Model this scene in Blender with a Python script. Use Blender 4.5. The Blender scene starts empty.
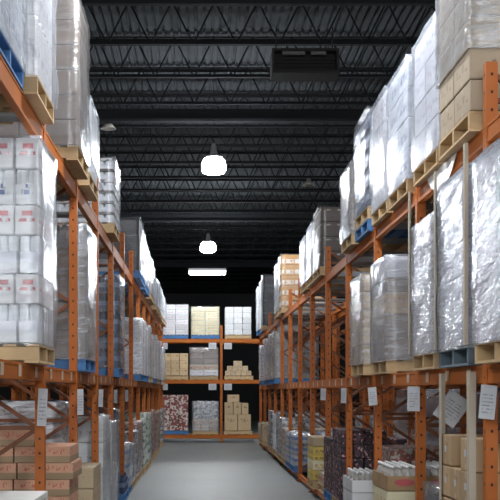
import bpy, bmesh, math, random
from mathutils import Vector, Matrix, noise as mnoise
random.seed(7)
SC = bpy.context.scene
COL = SC.collection
R = random.uniform

# ------------------------------------------------------------------ basics
def new_obj(name, data, parent=None, loc=(0, 0, 0), rotz=0.0):
    o = bpy.data.objects.new(name, data)
    COL.objects.link(o)
    o.location = loc
    o.rotation_euler = (0, 0, rotz)
    if parent is not None:
        o.parent = parent
    return o

def tag(o, label=None, cat=None, group=None, kind=None):
    if label: o['label'] = label
    if cat: o['category'] = cat
    if group: o['group'] = group
    if kind: o['kind'] = kind
    return o

def thing(name, label, cat, loc=(0, 0, 0), group=None, rotz=0.0):
    return tag(new_obj(name, None, None, loc, rotz), label, cat, group)

class MB:
    """collects shapes and turns them into one mesh"""
    def __init__(s):
        s.v, s.f, s.mi, s.cur = [], [], [], 0
    def add(s, vs, fs):
        b = len(s.v)
        s.v += [tuple(v) for v in vs]
        for f in fs:
            s.f.append(tuple(b + i for i in f)); s.mi.append(s.cur)
    def box(s, c, d, m=None):
        x, y, z = d[0] / 2, d[1] / 2, d[2] / 2
        vs = [Vector((sx * x, sy * y, sz * z)) for sz in (-1, 1) for sy in (-1, 1) for sx in (-1, 1)]
        if m is not None: vs = [m @ v for v in vs]
        vs = [v + Vector(c) for v in vs]
        s.add(vs, [(0, 2, 3, 1), (4, 5, 7, 6), (0, 1, 5, 4), (2, 6, 7, 3), (0, 4, 6, 2), (1, 3, 7, 5)])
    def bar(s, p, q, w, t, up=(0, 1, 0)):
        p, q = Vector(p), Vector(q)
        d = q - p; L = d.length; z = d / L
        x = Vector(up).cross(z).normalized(); y = z.cross(x)
        m = Matrix((x, y, z)).transposed()
        s.box((p + q) / 2, (w, t, L), m)
    def lathe(s, c, prof, n=12, cap=True):
        b = len(s.v); cx, cy, cz = c
        for r, z in prof:
            for i in range(n):
                a = 2 * math.pi * i / n
                s.v.append((cx + r * math.cos(a), cy + r * math.sin(a), cz + z))
        for j in range(len(prof) - 1):
            for i in range(n):
                k = (i + 1) % n
                s.f.append((b + j * n + i, b + j * n + k, b + (j + 1) * n + k, b + (j + 1) * n + i)); s.mi.append(s.cur)
        if cap:
            s.f.append(tuple(b + i for i in reversed(range(n)))); s.mi.append(s.cur)
            s.f.append(tuple(b + (len(prof) - 1) * n + i for i in range(n))); s.mi.append(s.cur)
    def mesh(s, name, mats, smooth=False):
        me = bpy.data.meshes.new(name)
        me.from_pydata(s.v, [], s.f)
        for m in (mats if isinstance(mats, (list, tuple)) else [mats]): me.materials.append(m)
        for p, i in zip(me.polygons, s.mi):
            p.material_index = i
            p.use_smooth = smooth
        me.update()
        return me

CACHE = {}
def cached(key, fn):
    if key not in CACHE: CACHE[key] = fn()
    return CACHE[key]

# ------------------------------------------------------------------ materials
def mat_new(name):
    m = bpy.data.materials.new(name); m.use_nodes = True
    nt = m.node_tree
    return m, nt, nt.nodes['Principled BSDF'], nt.nodes, nt.links

def N(nt, typ, **kw):
    n = nt.nodes.new(typ)
    for k, v in kw.items():
        if k.startswith('i_'): n.inputs[k[2:].replace('_', ' ')].default_value = v
        else: setattr(n, k, v)
    return n

def math_n(nt, op, a, b=None, clamp=False):
    n = nt.nodes.new('ShaderNodeMath'); n.operation = op; n.use_clamp = clamp
    for i, x in enumerate((a, b)):
        if x is None: continue
        if isinstance(x, (int, float)): n.inputs[i].default_value = x
        else: nt.links.new(x, n.inputs[i])
    return n.outputs[0]

def mixc(nt, fac, a, b):
    n = nt.nodes.new('ShaderNodeMix'); n.data_type = 'RGBA'
    if isinstance(fac, (int, float)): n.inputs[0].default_value = fac
    else: nt.links.new(fac, n.inputs[0])
    for i, x in ((6, a), (7, b)):
        if isinstance(x, tuple): n.inputs[i].default_value = (*x[:3], 1)
        else: nt.links.new(x, n.inputs[i])
    return n.outputs[2]

def noise_tex(nt, vec, scale, detail=2.0, rough=.5, stretch=None):
    if stretch:
        mp = nt.nodes.new('ShaderNodeMapping'); mp.inputs['Scale'].default_value = stretch
        nt.links.new(vec, mp.inputs['Vector']); vec = mp.outputs[0]
    n = nt.nodes.new('ShaderNodeTexNoise')
    n.inputs['Scale'].default_value = scale; n.inputs['Detail'].default_value = detail
    n.inputs['Roughness'].default_value = rough
    nt.links.new(vec, n.inputs['Vector'])
    return n.outputs[0]

def jitter(nt, col, amt=.18):
    oi = nt.nodes.new('ShaderNodeObjectInfo')
    k = math_n(nt, 'ADD', math_n(nt, 'MULTIPLY', oi.outputs['Random'], amt * 2), 1 - amt)
    hsv = nt.nodes.new('ShaderNodeHueSaturation')
    nt.links.new(k, hsv.inputs['Value'])
    if isinstance(col, tuple): hsv.inputs['Color'].default_value = (*col, 1)
    else: nt.links.new(col, hsv.inputs['Color'])
    return hsv.outputs[0]

def simple(name, col, rough=.5, metal=0.0, var=.12, scale=6.0, bump=0.0, jit=0.0, spec=.5):
    m, nt, p, nd, lk = mat_new(name)
    tc = nd.new('ShaderNodeTexCoord')
    nz = noise_tex(nt, tc.outputs['Object'], scale, 4, .6)
    c = mixc(nt, nz, tuple(x * (1 - var) for x in col), tuple(min(1, x * (1 + var)) for x in col))
    if jit: c = jitter(nt, c, jit)
    lk.new(c, p.inputs['Base Color'])
    p.inputs['Roughness'].default_value = rough; p.inputs['Metallic'].default_value = metal
    p.inputs['Specular IOR Level'].default_value = spec
    if bump:
        b = nd.new('ShaderNodeBump'); b.inputs['Strength'].default_value = bump; b.inputs['Distance'].default_value = .01
        lk.new(nz, b.inputs['Height']); lk.new(b.outputs[0], p.inputs['Normal'])
    return m

def carton_mat(name, col, ink=None, band=(.35, .7), side=.34, tscale=9.0, thr=.52, tape=None, rough=.75, jit=.14,
               band2=None, band_col=None, whole=None):
    """printed card: ink blotches like lettering in a band on each side, a strip of tape, an optional solid band"""
    m, nt, p, nd, lk = mat_new(name)
    tc = nd.new('ShaderNodeTexCoord')
    g = nd.new('ShaderNodeSeparateXYZ'); lk.new(tc.outputs['Generated'], g.inputs[0])
    ax = math_n(nt, 'ABSOLUTE', math_n(nt, 'SUBTRACT', g.outputs[0], .5))
    ay = math_n(nt, 'ABSOLUTE', math_n(nt, 'SUBTRACT', g.outputs[1], .5))
    z = g.outputs[2]
    c = jitter(nt, col, jit)
    nz = noise_tex(nt, tc.outputs['Object'], 5, 3)
    c = mixc(nt, math_n(nt, 'MULTIPLY', nz, .25), c, (col[0] * .55, col[1] * .55, col[2] * .55))
    def inb(a, lo, hi):
        return math_n(nt, 'MULTIPLY', math_n(nt, 'GREATER_THAN', a, lo), math_n(nt, 'LESS_THAN', a, hi))
    if band_col is not None:
        c = mixc(nt, inb(z, *band2), c, band_col)
    if whole is not None:
        vo = nd.new('ShaderNodeTexVoronoi'); vo.inputs['Scale'].default_value = whole[1]
        oi = nd.new('ShaderNodeObjectInfo'); va = nd.new('ShaderNodeVectorMath')
        lk.new(tc.outputs['Object'], va.inputs[0]); lk.new(math_n(nt, 'MULTIPLY', oi.outputs['Random'], 40.0), va.inputs[1])
        lk.new(va.outputs[0], vo.inputs['Vector'])
        sp = nd.new('ShaderNodeSeparateColor'); lk.new(vo.outputs['Color'], sp.inputs[0])
        c = mixc(nt, math_n(nt, 'GREATER_THAN', sp.outputs[0], whole[2]), c, whole[0])
        if len(whole) > 3:
            c = mixc(nt, math_n(nt, 'GREATER_THAN', sp.outputs[1], whole[4]), c, whole[3])
    if ink is not None:
        okx = math_n(nt, 'MAXIMUM', math_n(nt, 'LESS_THAN', ax, side), math_n(nt, 'GREATER_THAN', ax, .49))
        oky = math_n(nt, 'MAXIMUM', math_n(nt, 'LESS_THAN', ay, side), math_n(nt, 'GREATER_THAN', ay, .49))
        txt = noise_tex(nt, tc.outputs['Object'], tscale, 2, .6, (1.6, 1.6, 1.0))
        t = math_n(nt, 'GREATER_THAN', txt, thr)
        mask = math_n(nt, 'MULTIPLY', math_n(nt, 'MULTIPLY', okx, oky), math_n(nt, 'MULTIPLY', inb(z, *band), t))
        c = mixc(nt, mask, c, ink)
    if tape is not None:
        nearmid = math_n(nt, 'LESS_THAN', ay, .05)
        top = math_n(nt, 'MAXIMUM', math_n(nt, 'GREATER_THAN', z, .8), math_n(nt, 'LESS_THAN', z, .2))
        c = mixc(nt, math_n(nt, 'MULTIPLY', math_n(nt, 'MULTIPLY', nearmid, top), .6), c, tape)
    lk.new(c, p.inputs['Base Color'])
    p.inputs['Roughness'].default_value = rough
    return m

def wrap_mat(name, op, tint=(.86, .89, .94), gloss=.5, rough=.22, streak=1.0, fine=1.0):
    """stretch film: clear where it is one layer, milky along its creases, glossy all over"""
    m, nt, p, nd, lk = mat_new(name)
    nd.remove(p); out = nd['Material Output']
    tc = nd.new('ShaderNodeTexCoord')
    v = tc.outputs['Object']
    mp = nd.new('ShaderNodeMapping'); mp.inputs['Rotation'].default_value = (.10, .10, 0)
    lk.new(v, mp.inputs['Vector']); v = mp.outputs[0]
    n1 = noise_tex(nt, v, 2.2 * fine, 3, .5, (.7, .7, 2.8))
    n2 = noise_tex(nt, v, 5.0 * fine, 4, .6, (.55, .55, 4.2))
    n1_, n2_ = n1, n2
    h = math_n(nt, 'ADD', math_n(nt, 'MULTIPLY', n1, .8), math_n(nt, 'MULTIPLY', n2, .35))
    b = nd.new('ShaderNodeBump'); b.inputs['Strength'].default_value = .55 * streak; b.inputs['Distance'].default_value = .05
    lk.new(h, b.inputs['Height'])
    tr = nd.new('ShaderNodeBsdfTransparent')
    df = nd.new('ShaderNodeBsdfDiffuse'); df.inputs['Color'].default_value = (*tint, 1)
    gl = nd.new('ShaderNodeBsdfGlossy'); gl.inputs['Roughness'].default_value = rough
    gl.inputs['Color'].default_value = (.9, .93, .97, 1)
    lk.new(b.outputs[0], gl.inputs['Normal']); lk.new(b.outputs[0], df.inputs['Normal'])
    mr = nd.new('ShaderNodeMapRange')
    mr.inputs['From Min'].default_value = .40; mr.inputs['From Max'].default_value = .62
    mr.inputs['To Min'].default_value = op * .55; mr.inputs['To Max'].default_value = min(1, op * 1.35)
    lk.new(n2, mr.inputs['Value'])
    m1 = nd.new('ShaderNodeMixShader'); lk.new(mr.outputs[0], m1.inputs[0]); lk.new(tr.outputs[0], m1.inputs[1]); lk.new(df.outputs[0], m1.inputs[2])
    fr = nd.new('ShaderNodeLayerWeight'); fr.inputs['Blend'].default_value = .35
    lk.new(b.outputs[0], fr.inputs['Normal'])
    f = math_n(nt, 'MULTIPLY', math_n(nt, 'ADD', fr.outputs['Fresnel'], .1), gloss, True)
    m2 = nd.new('ShaderNodeMixShader'); lk.new(f, m2.inputs[0]); lk.new(m1.outputs[0], m2.inputs[1]); lk.new(gl.outputs[0], m2.inputs[2])
    lk.new(m2.outputs[0], out.inputs['Surface'])
    return m

def emit(name, col, s):
    m, nt, p, nd, lk = mat_new(name)
    p.inputs['Base Color'].default_value = (.8, .8, .8, 1)
    p.inputs['Emission Color'].default_value = (*col, 1)
    p.inputs['Emission Strength'].default_value = s
    return m

def post_mat(name, col):
    m, nt, p, nd, lk = mat_new(name)
    tc = nd.new('ShaderNodeTexCoord')
    s = nd.new('ShaderNodeSeparateXYZ'); lk.new(tc.outputs['Object'], s.inputs[0])
    a = math_n(nt, 'MINIMUM', math_n(nt, 'ABSOLUTE', s.outputs[0]), math_n(nt, 'ABSOLUTE', s.outputs[1]))
    fz = math_n(nt, 'ABSOLUTE', math_n(nt, 'SUBTRACT', math_n(nt, 'FRACT', math_n(nt, 'DIVIDE', s.outputs[2], .122)), .5))
    hole = math_n(nt, 'MULTIPLY', math_n(nt, 'LESS_THAN', a, .0085), math_n(nt, 'LESS_THAN', fz, .085))
    nz = noise_tex(nt, tc.outputs['Object'], 4, 5, .7)
    c = mixc(nt, nz, tuple(x * .82 for x in col), tuple(min(1, x * 1.15) for x in col))
    sc = math_n(nt, 'GREATER_THAN', noise_tex(nt, tc.outputs['Object'], 22, 3, .6), .68)
    c = mixc(nt, math_n(nt, 'MULTIPLY', sc, .5), c, (.18, .10, .07))
    c = mixc(nt, hole, c, (.03, .015, .01))
    lk.new(c, p.inputs['Base Color']); p.inputs['Roughness'].default_value = .55; p.inputs['Specular IOR Level'].default_value = .3
    return m

M = {}
ORANGE = (.43, .118, .021)
M['post'] = post_mat('orange_post_paint', ORANGE)
M['beam'] = simple('orange_beam_paint', (.46, .132, .022), .6, 0, .2, 3, spec=.25)
M['brace'] = simple('orange_brace_paint', (.18, .058, .02), .6, 0, .2, 3)
M['steel'] = simple('galvanised_steel', (.33, .34, .35), .45, .6, .1, 5)
M['wood'] = simple('pallet_wood', (.50, .35, .19), .8, 0, .3, 5, .2, .2)
M['wood_blue'] = simple('blue_pallet_paint', (.06, .18, .40), .65, 0, .25, 6, .15, .12)
M['wood_old'] = simple('weathered_pallet_paint', (.13, .17, .20), .8, 0, .3, 6, .2, .12)
M['floor'] = None
M['kraft'] = carton_mat('kraft_board', (.47, .32, .18), (.12, .07, .04), (.55, .75), .3, 14, .56, (.60, .47, .31))
M['kraft_light'] = carton_mat('light_kraft_board', (.60, .44, .26), (.2, .12, .07), (.55, .75), .3, 14, .56, (.70, .56, .38))
M['kraft_grey'] = carton_mat('grey_kraft_board', (.23, .175, .138), (.2, .14, .10), (.45, .7), .3, 12, .58, (.5, .42, .34))
M['kraft_pale'] = carton_mat('pale_kraft_board', (.58, .45, .29), (.28, .2, .12), (.5, .72), .3, 13, .58, (.68, .56, .4))
M['dark_box'] = carton_mat('dark_brown_board', (.10, .078, .068), (.5, .46, .42), (.74, .84), .42, 12, .46, None)
M['charcoal'] = carton_mat('charcoal_board', (.035, .035, .04), None)
M['kraft_tan'] = carton_mat('dull_tan_board', (.40, .315, .22), (.2, .15, .1), (.4, .7), .34, 20, .6, (.46, .38, .28))
M['white'] = carton_mat('white_board', (.74, .76, .78), (.38, .40, .46), (.3, .5), .25, 18, .6, None)
M['white_plain'] = carton_mat('plain_white_board', (.80, .82, .84), None)
M['white_red'] = carton_mat('white_red_print', (.74, .74, .76), (.52, .16, .17), (.44, .56), .36, 16, .5, None)
M['blue_grey'] = carton_mat('blue_grey_board', (.60, .65, .74), (.30, .34, .45), (.3, .6), .4, 8, .5, None)
M['lilac'] = carton_mat('pale_lilac_board', (.64, .65, .72), (.42, .40, .48), (.4, .6), .4, 10, .55, None)
M['red_label'] = simple('red_label_print', (.50, .10, .11), .6, 0, .1)
M['blue_label'] = simple('blue_label_print', (.12, .17, .38), .6, 0, .1)
M['fruit'] = carton_mat('orange_printed_tray', (.66, .37, .24), (.55, .13, .09), (.52, .86), .40, 26, .55, None, .7, .1,
                        (-.1, .40), (.36, .25, .15))
M['yellow'] = carton_mat('yellow_pack', (.74, .55, .13), (.34, .24, .10), (.2, .6), .4, 14, .52, None)
M['cream'] = carton_mat('cream_pack', (.76, .70, .47), (.62, .44, .18), (.2, .62), .42, 14, .55, None)
M['amber'] = carton_mat('amber_white_pack', (.62, .33, .08), (.80, .76, .70), (.15, .55), .46, 7, .44, None)
M['speckle'] = carton_mat('red_black_white_cans', (.20, .09, .08), None, whole=((.72, .62, .56), 17, .36, (.32, .08, .08), .72))
M['pinkspeck'] = carton_mat('dark_pink_speckled_pack', (.03, .026, .032), None, whole=((.50, .27, .28), 32, .80, (.10, .05, .06), .6))
M['silver_can'] = carton_mat('silver_cans', (.36, .36, .38), None, whole=((.62, .62, .64), 15, .55, (.14, .13, .14), .62))
M['green_can'] = carton_mat('green_white_cans', (.46, .52, .44), None, band2=(.05, .42), band_col=(.12, .20, .16), whole=((.66, .68, .66), 17, .62))
M['red_white'] = carton_mat('red_white_cans', (.52, .46, .42), None, whole=((.36, .12, .10), 30, .5, (.20, .13, .10), .7))
M['tan_red'] = carton_mat('tan_red_packs', (.55, .45, .32), (.45, .10, .08), (.2, .6), .46, 8, .5, None)
M['bottle_blue'] = carton_mat('dark_blue_bottles', (.05, .075, .14), None, .3 and (.3, .6), rough=.25, band2=(.35, .62), band_col=(.15, .20, .31))
M['bottle_clear'] = carton_mat('clear_water_bottles', (.42, .48, .55), None, rough=.2, band2=(.35, .62), band_col=(.12, .22, .50))
M['bottle_dark'] = carton_mat('dark_bottles', (.07, .06, .06), None, rough=.25, band2=(.3, .55), band_col=(.2, .1, .09))
M['jug'] = carton_mat('white_jugs', (.72, .75, .79), None, rough=.35, band2=(.3, .62), band_col=(.66, .68, .76))
M['jar'] = carton_mat('grey_jars', (.30, .30, .32), None, rough=.3, band2=(.75, 1.1), band_col=(.1, .1, .11))
M['roll'] = carton_mat('white_paper_rolls', (.80, .80, .82), (.55, .55, .62), (.3, .6), .5, 9, .55, None, .4)
M['cap_white'] = simple('white_cap_plastic', (.78, .79, .80), .35)
M['glass_bottle'] = simple('smoky_bottle_plastic', (.42, .40, .37), .25)
M['tan_tray'] = carton_mat('tan_bottle_tray', (.46, .30, .15), None, tape=None)
M['board'] = simple('grey_corner_board', (.47, .415, .33), .8, 0, .08, 4)
M['strap'] = simple('white_strap_plastic', (.82, .82, .80), .4)
M['paper'] = simple('white_paper', (.52, .53, .55), .7, 0, .05)
M['tape'] = simple('tan_label_tape', (.56, .42, .30), .6)
M['ink'] = simple('grey_print', (.22, .23, .26), .7)
M['film'] = wrap_mat('stretch_film', .24, gloss=.6, fine=1.3)
M['film_heavy'] = wrap_mat('heavy_stretch_film', .36, (.84, .87, .94), .6, .2, 1.2, 2.0)
M['film_smooth'] = wrap_mat('smooth_stretch_film', .20, (.82, .86, .95), .42, .26, .45, .9)
M['film_thin'] = wrap_mat('thin_stretch_film', .10, gloss=.38)
M['film_gloss'] = wrap_mat('glossy_clear_film', .02, gloss=.25, fine=.9)
M['film_clear'] = wrap_mat('clear_stretch_film', .09, gloss=.6, fine=.9)
M['film_loose'] = wrap_mat('loose_plastic_film', .55, (.84, .86, .9), .8, .18, 1.6)
def print_mat():
    m, nt, p, nd, lk = mat_new('printed_paper')
    tc = nd.new('ShaderNodeTexCoord'); sp = nd.new('ShaderNodeSeparateXYZ'); lk.new(tc.outputs['Generated'], sp.inputs[0])
    ln = math_n(nt, 'LESS_THAN', math_n(nt, 'FRACT', math_n(nt, 'MULTIPLY', sp.outputs[2], 6)), .4)
    wd = math_n(nt, 'GREATER_THAN', noise_tex(nt, tc.outputs['Generated'], 7, 2), .47)
    lk.new(mixc(nt, math_n(nt, 'MULTIPLY', ln, wd), (.50, .51, .54), (.27, .28, .31)), p.inputs['Base Color'])
    return m
M['print'] = print_mat()
M['white_sheet'] = simple('white_plastic_sheet', (.82, .81, .80), .35)
M['roof'] = simple('painted_roof_deck', (.046, .051, .056), .95, .0, .15, 2, spec=.05)
M['joist'] = simple('dark_joist_paint', (.009, .010, .0115), .9, 0, .1, 3, spec=.08)
M['wall'] = simple('dark_wall_panel', (.018, .019, .021), .8, 0, .12, 1)
M['wall_light'] = simple('white_block_wall', (.62, .62, .60), .8, 0, .06, 1)
M['lamp_body'] = simple('lamp_housing_metal', (.22, .22, .23), .4, .5)
M['lamp_on'] = emit('lit_lens', (.94, .97, 1.0), 140.0)
M['lamp_strip'] = emit('lit_strip_lens', (.95, .98, 1.0), 110.0)
M['lamp_off'] = simple('unlit_lens', (.13, .125, .11), .4)
M['heater'] = simple('dark_heater_casing', (.016,.0155,.016), .9, spec=.1)
M['heater_fin'] = simple('pale_heater_fin', (.055, .05, .048), .8)

def floor_mat():
    m, nt, p, nd, lk = mat_new('polished_concrete')
    tc = nd.new('ShaderNodeTexCoord')
    a = noise_tex(nt, tc.outputs['Object'], .7, 6, .65)
    b = noise_tex(nt, tc.outputs['Object'], 9, 5, .6)
    trk = noise_tex(nt, tc.outputs['Object'], 1.5, 3, .5, (3.0, .12, 1))
    c = mixc(nt, a, (.155, .172, .172), (.222, .239, .235))
    c = mixc(nt, math_n(nt, 'MULTIPLY', b, .3), c, (.155, .165, .17))
    c = mixc(nt, math_n(nt, 'MULTIPLY', math_n(nt, 'GREATER_THAN', trk, .58), .10), c, (.14, .14, .14))
    lk.new(c, p.inputs['Base Color'])
    r = math_n(nt, 'ADD', math_n(nt, 'MULTIPLY', a, .2), .42)
    lk.new(r, p.inputs['Roughness'])
    bp = nd.new('ShaderNodeBump'); bp.inputs['Strength'].default_value = .08; bp.inputs['Distance'].default_value = .01
    lk.new(b, bp.inputs['Height']); lk.new(bp.outputs[0], p.inputs['Normal'])
    return m
M['floor'] = floor_mat()

# ------------------------------------------------------------------ the building
XW0, XW1, YW0, YW1, ZC = -9.5, 11.0, -14.0, 66.0, 8.4
def structure(name, mb, mat):
    return tag(new_obj(name, mb.mesh(name, mat)), kind='structure')
b = MB(); b.box(((XW0 + XW1) / 2, (YW0 + YW1) / 2, -.1), (XW1 - XW0 + .4, YW1 - YW0 + .4, .2)); structure('floor', b, M['floor'])
for nm, c, d in (('wall_left', (XW0 - .1, 26, 4.3), (.2, 80.4, 8.6)), ('wall_right', (XW1 + .1, 26, 4.3), (.2, 80.4, 8.6)),
                 ('wall_back', (.75, YW1 + .1, 4.3), (20.5, .2, 8.6)), ('wall_front', (.75, YW0 - .1, 4.3), (20.5, .2, 8.6))):
    b = MB(); b.box(c, d); structure(nm, b, M['wall_light'] if nm == 'wall_front' else M['wall'])
# corrugated roof deck, ribs along the aisle
b = MB(); x = XW0; prof = []
while x < XW1 + .2:
    prof += [(x, ZC), (x + .085, ZC), (x + .10, ZC + .035), (x + .135, ZC + .035)]
    x += .15
n = len(prof)
b.add([(px, YW0, pz) for px, pz in prof] + [(px, YW1, pz) for px, pz in prof], [(i, i + 1, n + i + 1, n + i) for i in range(n - 1)])
b.box(((XW0 + XW1) / 2, 26, ZC + .12), (21.5, 80, .05))
structure('ceiling', b, M['roof'])
# open web steel joists
def joist_mesh():
    b = MB(); zb, zt = 7.6, 8.33; xa, xb = XW0 + .02, XW1 - .02
    for z, w in ((zb, .10), (zt, .12)):
        b.box(((xa + xb) / 2, 0, z), (xb - xa, w, .012))
        b.box(((xa + xb) / 2, 0, z + (.03 if z == zb else -.05)), (xb - xa, .018, .055))
    x = xa; up = True; h = .36
    while x < xb - h:
        p, q = ((x, 0, zb), (x + h, 0, zt)) if up else ((x, 0, zt), (x + h, 0, zb))
        b.bar(p, q, .026, .026); up = not up; x += h
    return b.mesh('ceiling_joist', M['joist'])
jm = joist_mesh()
y = 6.9 - 1.92 * 4
while y < 65.5:
    tag(new_obj('ceiling_joist', jm, None, (0, y, 0)), kind='structure')
    y += 1.92
gb = MB()
gb.box(((XW0 + XW1) / 2, 0, 7.42), (20.3, .22, .05)); gb.box(((XW0 + XW1) / 2, 0, 7.55), (20.3, .03, .24))
gm = gb.mesh('ceiling_girder', M['joist'])
for y in (8.9, 22.3, 35.8, 49.2):
    tag(new_obj('ceiling_girder', gm, None, (0, y + .6, 0)), kind='structure')

# ------------------------------------------------------------------ lamps
def lamp_meshes():
    h = MB(); h.lathe((0, 0, 0), [(.03, .60), (.05, .55), (.09, .34), (.20, .28), (.20, .25), (.10, .25)], 20, True)
    l = MB(); l.lathe((0, 0, 0), [(.20, .25), (.255, .20), (.285, .09), (.285, -.02), (.25, -.085), (.16, -.115), (.03, -.12)], 24, True)
    c = MB(); c.bar((0, 0, .60), (0, 0, 1.35), .02, .02)
    c.box((0, 0, .66), (.06, .06, .08))
    return h.mesh('housing', M['lamp_body'], True), l, c.mesh('hanger', M['lamp_body'])
hm, lens_b, hang = lamp_meshes()
lens_on = lens_b.mesh('lens', M['lamp_on'], True); lens_off = lens_b.mesh('lens_off', M['lamp_off'], True)
def high_bay(x, y, label, on=True, z=7.0, group=None):
    z = min(z, 6.32)
    t = thing('high_bay_lamp', label, 'ceiling lamp', (x, y, z), group)
    for o in (new_obj('housing', hm, t), new_obj('lens', lens_on if on else lens_off, t)): o.scale = (.87, .87, .87)
    if True:
        c = MB(); c.bar((0, 0, .45), (0, 0, 8.38 - z), .009, .009); new_obj('hanger', c.mesh('hanger', M['joist']), t)
    return t
high_bay(.27, 22.4, 'round lit high bay lamp hanging over the aisle, the larger of two glowing')
high_bay(.24, 35.1, 'small lit high bay lamp just above the long glowing strip light')
for i, (y, d) in enumerate(((9.8, 'high above the front of the aisle'), (-2.9, 'above the aisle behind the viewer'))):
    high_bay(.32, y, 'lit high bay lamp ' + d)
for x, y, z, d in ((-4.5, -4.0, 7.0, 'left'), (5.2, -4.0, 7.0, 'right'), (-3.0, -8.5, 4.4, 'far left'), (-.9, -8.5, 4.4, 'near left'), (1.3, -8.5, 4.4, 'near right'), (3.4, -8.5, 4.4, 'far right')):
    high_bay(x, y, 'added unseen fill lamp behind the viewer, ' + d, z=z)  # lamps added behind the camera to light the fronts of the loads
for sx, wd in ((-6.0, 'left'), (7.6, 'right')):
    for y, d in ((4.0, 'front'), (18.8, 'middle'), (33.5, 'far end')):
        high_bay(sx, y, 'added unseen fill lamp over the neighbouring aisle on the %s, %s' % (wd, d))  # out of view, added as fill light from both sides
def small_lamp(x, y, z, label):
    t = thing('pendant_lamp', label, 'ceiling lamp', (x, y, z))
    h = MB(); h.lathe((0, 0, 0), [(.05, .2), (.06, .12), (.17, .0), (.16, 0), (.05, .1)], 14, True)
    new_obj('housing', h.mesh('housing', M['lamp_off'], True), t)
    c = MB(); c.bar((0, 0, .19), (0, 0, 7.6 - z), .02, .02); new_obj('hanger', c.mesh('hanger', M['lamp_body']), t)
small_lamp(2.95, 30.0, 7.4, 'small unlit pendant lamp under the roof right of the lit lamp')
small_lamp(-1.95, 23.3, 7.35, 'small unlit pendant lamp under the roof on the left above stacked goods')
t = thing('strip_light', 'long glowing strip light at the far end of the aisle', 'ceiling lamp', (.26, 42.0, 6.29))
b = MB(); b.box((0, 0, .13), (1.44, .24, .1)); new_obj('housing', b.mesh('housing', M['lamp_body']), t)
b = MB()
for i in range(12):
    pass
b.box((0, 0, .03), (1.38, .22, .09)); b.box((0, 0, -.025), (1.32, .16, .02)); new_obj('lens', b.mesh('lens', M['lamp_strip']), t)
b = MB()
for sx in (-.6, .6): b.bar((sx, 0, .17), (sx, 0, 2.1), .009, .009)
new_obj('hanger', b.mesh('hanger', M['joist']), t)
# unit heater slung from the joists
t = thing('unit_heater', 'dark ribbed unit heater hung under the roof right of centre', 'heater', (1.66, 17.6, 6.82))
b = MB(); b.box((0, 0, .02), (1.06, .5, .04)); b.box((0, 0, .37), (1.06, .5, .04)); b.box((-.51, 0, .195), (.04, .5, .31)); b.box((.51, 0, .195), (.04, .5, .31)); b.box((0, .2, .195), (1.0, .08, .31))
new_obj('casing', b.mesh('casing', M['heater']), t)
for i in range(5):
    b = MB(); b.box((0, 0, 0), (.96, .14, .012), Matrix.Rotation(.95, 3, 'X')); new_obj('louvre', b.mesh('louvre', M['heater']), t, (0, -.12, .07 + .055 * i))
for sx, w in ((-.19, .36), (.2, .24)):
    b = MB(); b.box((0, 0, 0), (w, .05, .05)); new_obj('heating_element', b.mesh('heating_element', M['heater_fin']), t, (sx, -.235, .31))
b = MB()
for sx in (-.45, .45): b.bar((sx, 0, .39), (sx, 0, .8), .02, .02)
new_obj('hanger', b.mesh('hanger', M['heater']), t)

# ------------------------------------------------------------------ pallet racks
BAY = 2.4
LF, RF = 1.30, 1.95                     # distance of the two rack fronts from the camera's own plane
YL = [9.2 + BAY * k for k in range(-1, 13)]
YR = [7.55 + BAY * k for k in range(-1, 13)]
ZL1, ZL2, ZR1, ZR2 = 2.01, 4.0, 1.98, 3.62
DEPTH = 1.05
def post_mesh(h):
    def f():
        b = MB(); b.box((0, 0, h / 2), (.08, .08, h))
        return b.mesh('upright_post', M['post'])
    return cached(('post', round(h, 3)), f)
def base_mesh():
    b = MB(); b.box((0, 0, .006), (.14, .13, .012)); b.box((.05, .05, .018), (.02, .02, .014)); b.box((-.05, -.05, .018), (.02, .02, .014))
    return b.mesh('base_plate', M['brace'])
def bar_mesh(dx, dz):
    def f():
        b = MB()
        if dz == 0: b.box((0, 0, 0), (dx, .035, .035))
        else: b.bar((-dx / 2, 0, -dz / 2), (dx / 2, 0, dz / 2), .035, .035)
        return b.mesh('brace', M['brace'])
    return cached(('brace', round(dx, 3), round(dz, 3)), f)
def beam_mesh(length, along='y', h=.13):
    def f():
        b = MB()
        b.box((0, 0, -h / 2), (.045, length, h)); b.box((0, 0, -h + .02), (.055, length, .03)); b.box((0, 0, -.012), (.055, length, .02))
        for sy in (-1, 1): b.box((0, sy * (length / 2 - .004), -.09), (.062, .012, .2))
        return b.mesh('load_beam', M['beam'])
    return cached(('beam', round(length, 3), h), f)
def tape_mesh():
    b = MB(); b.box((0, 0, 0), (.003, .11, .085)); return b.mesh('beam_label', M['tape'])
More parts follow.
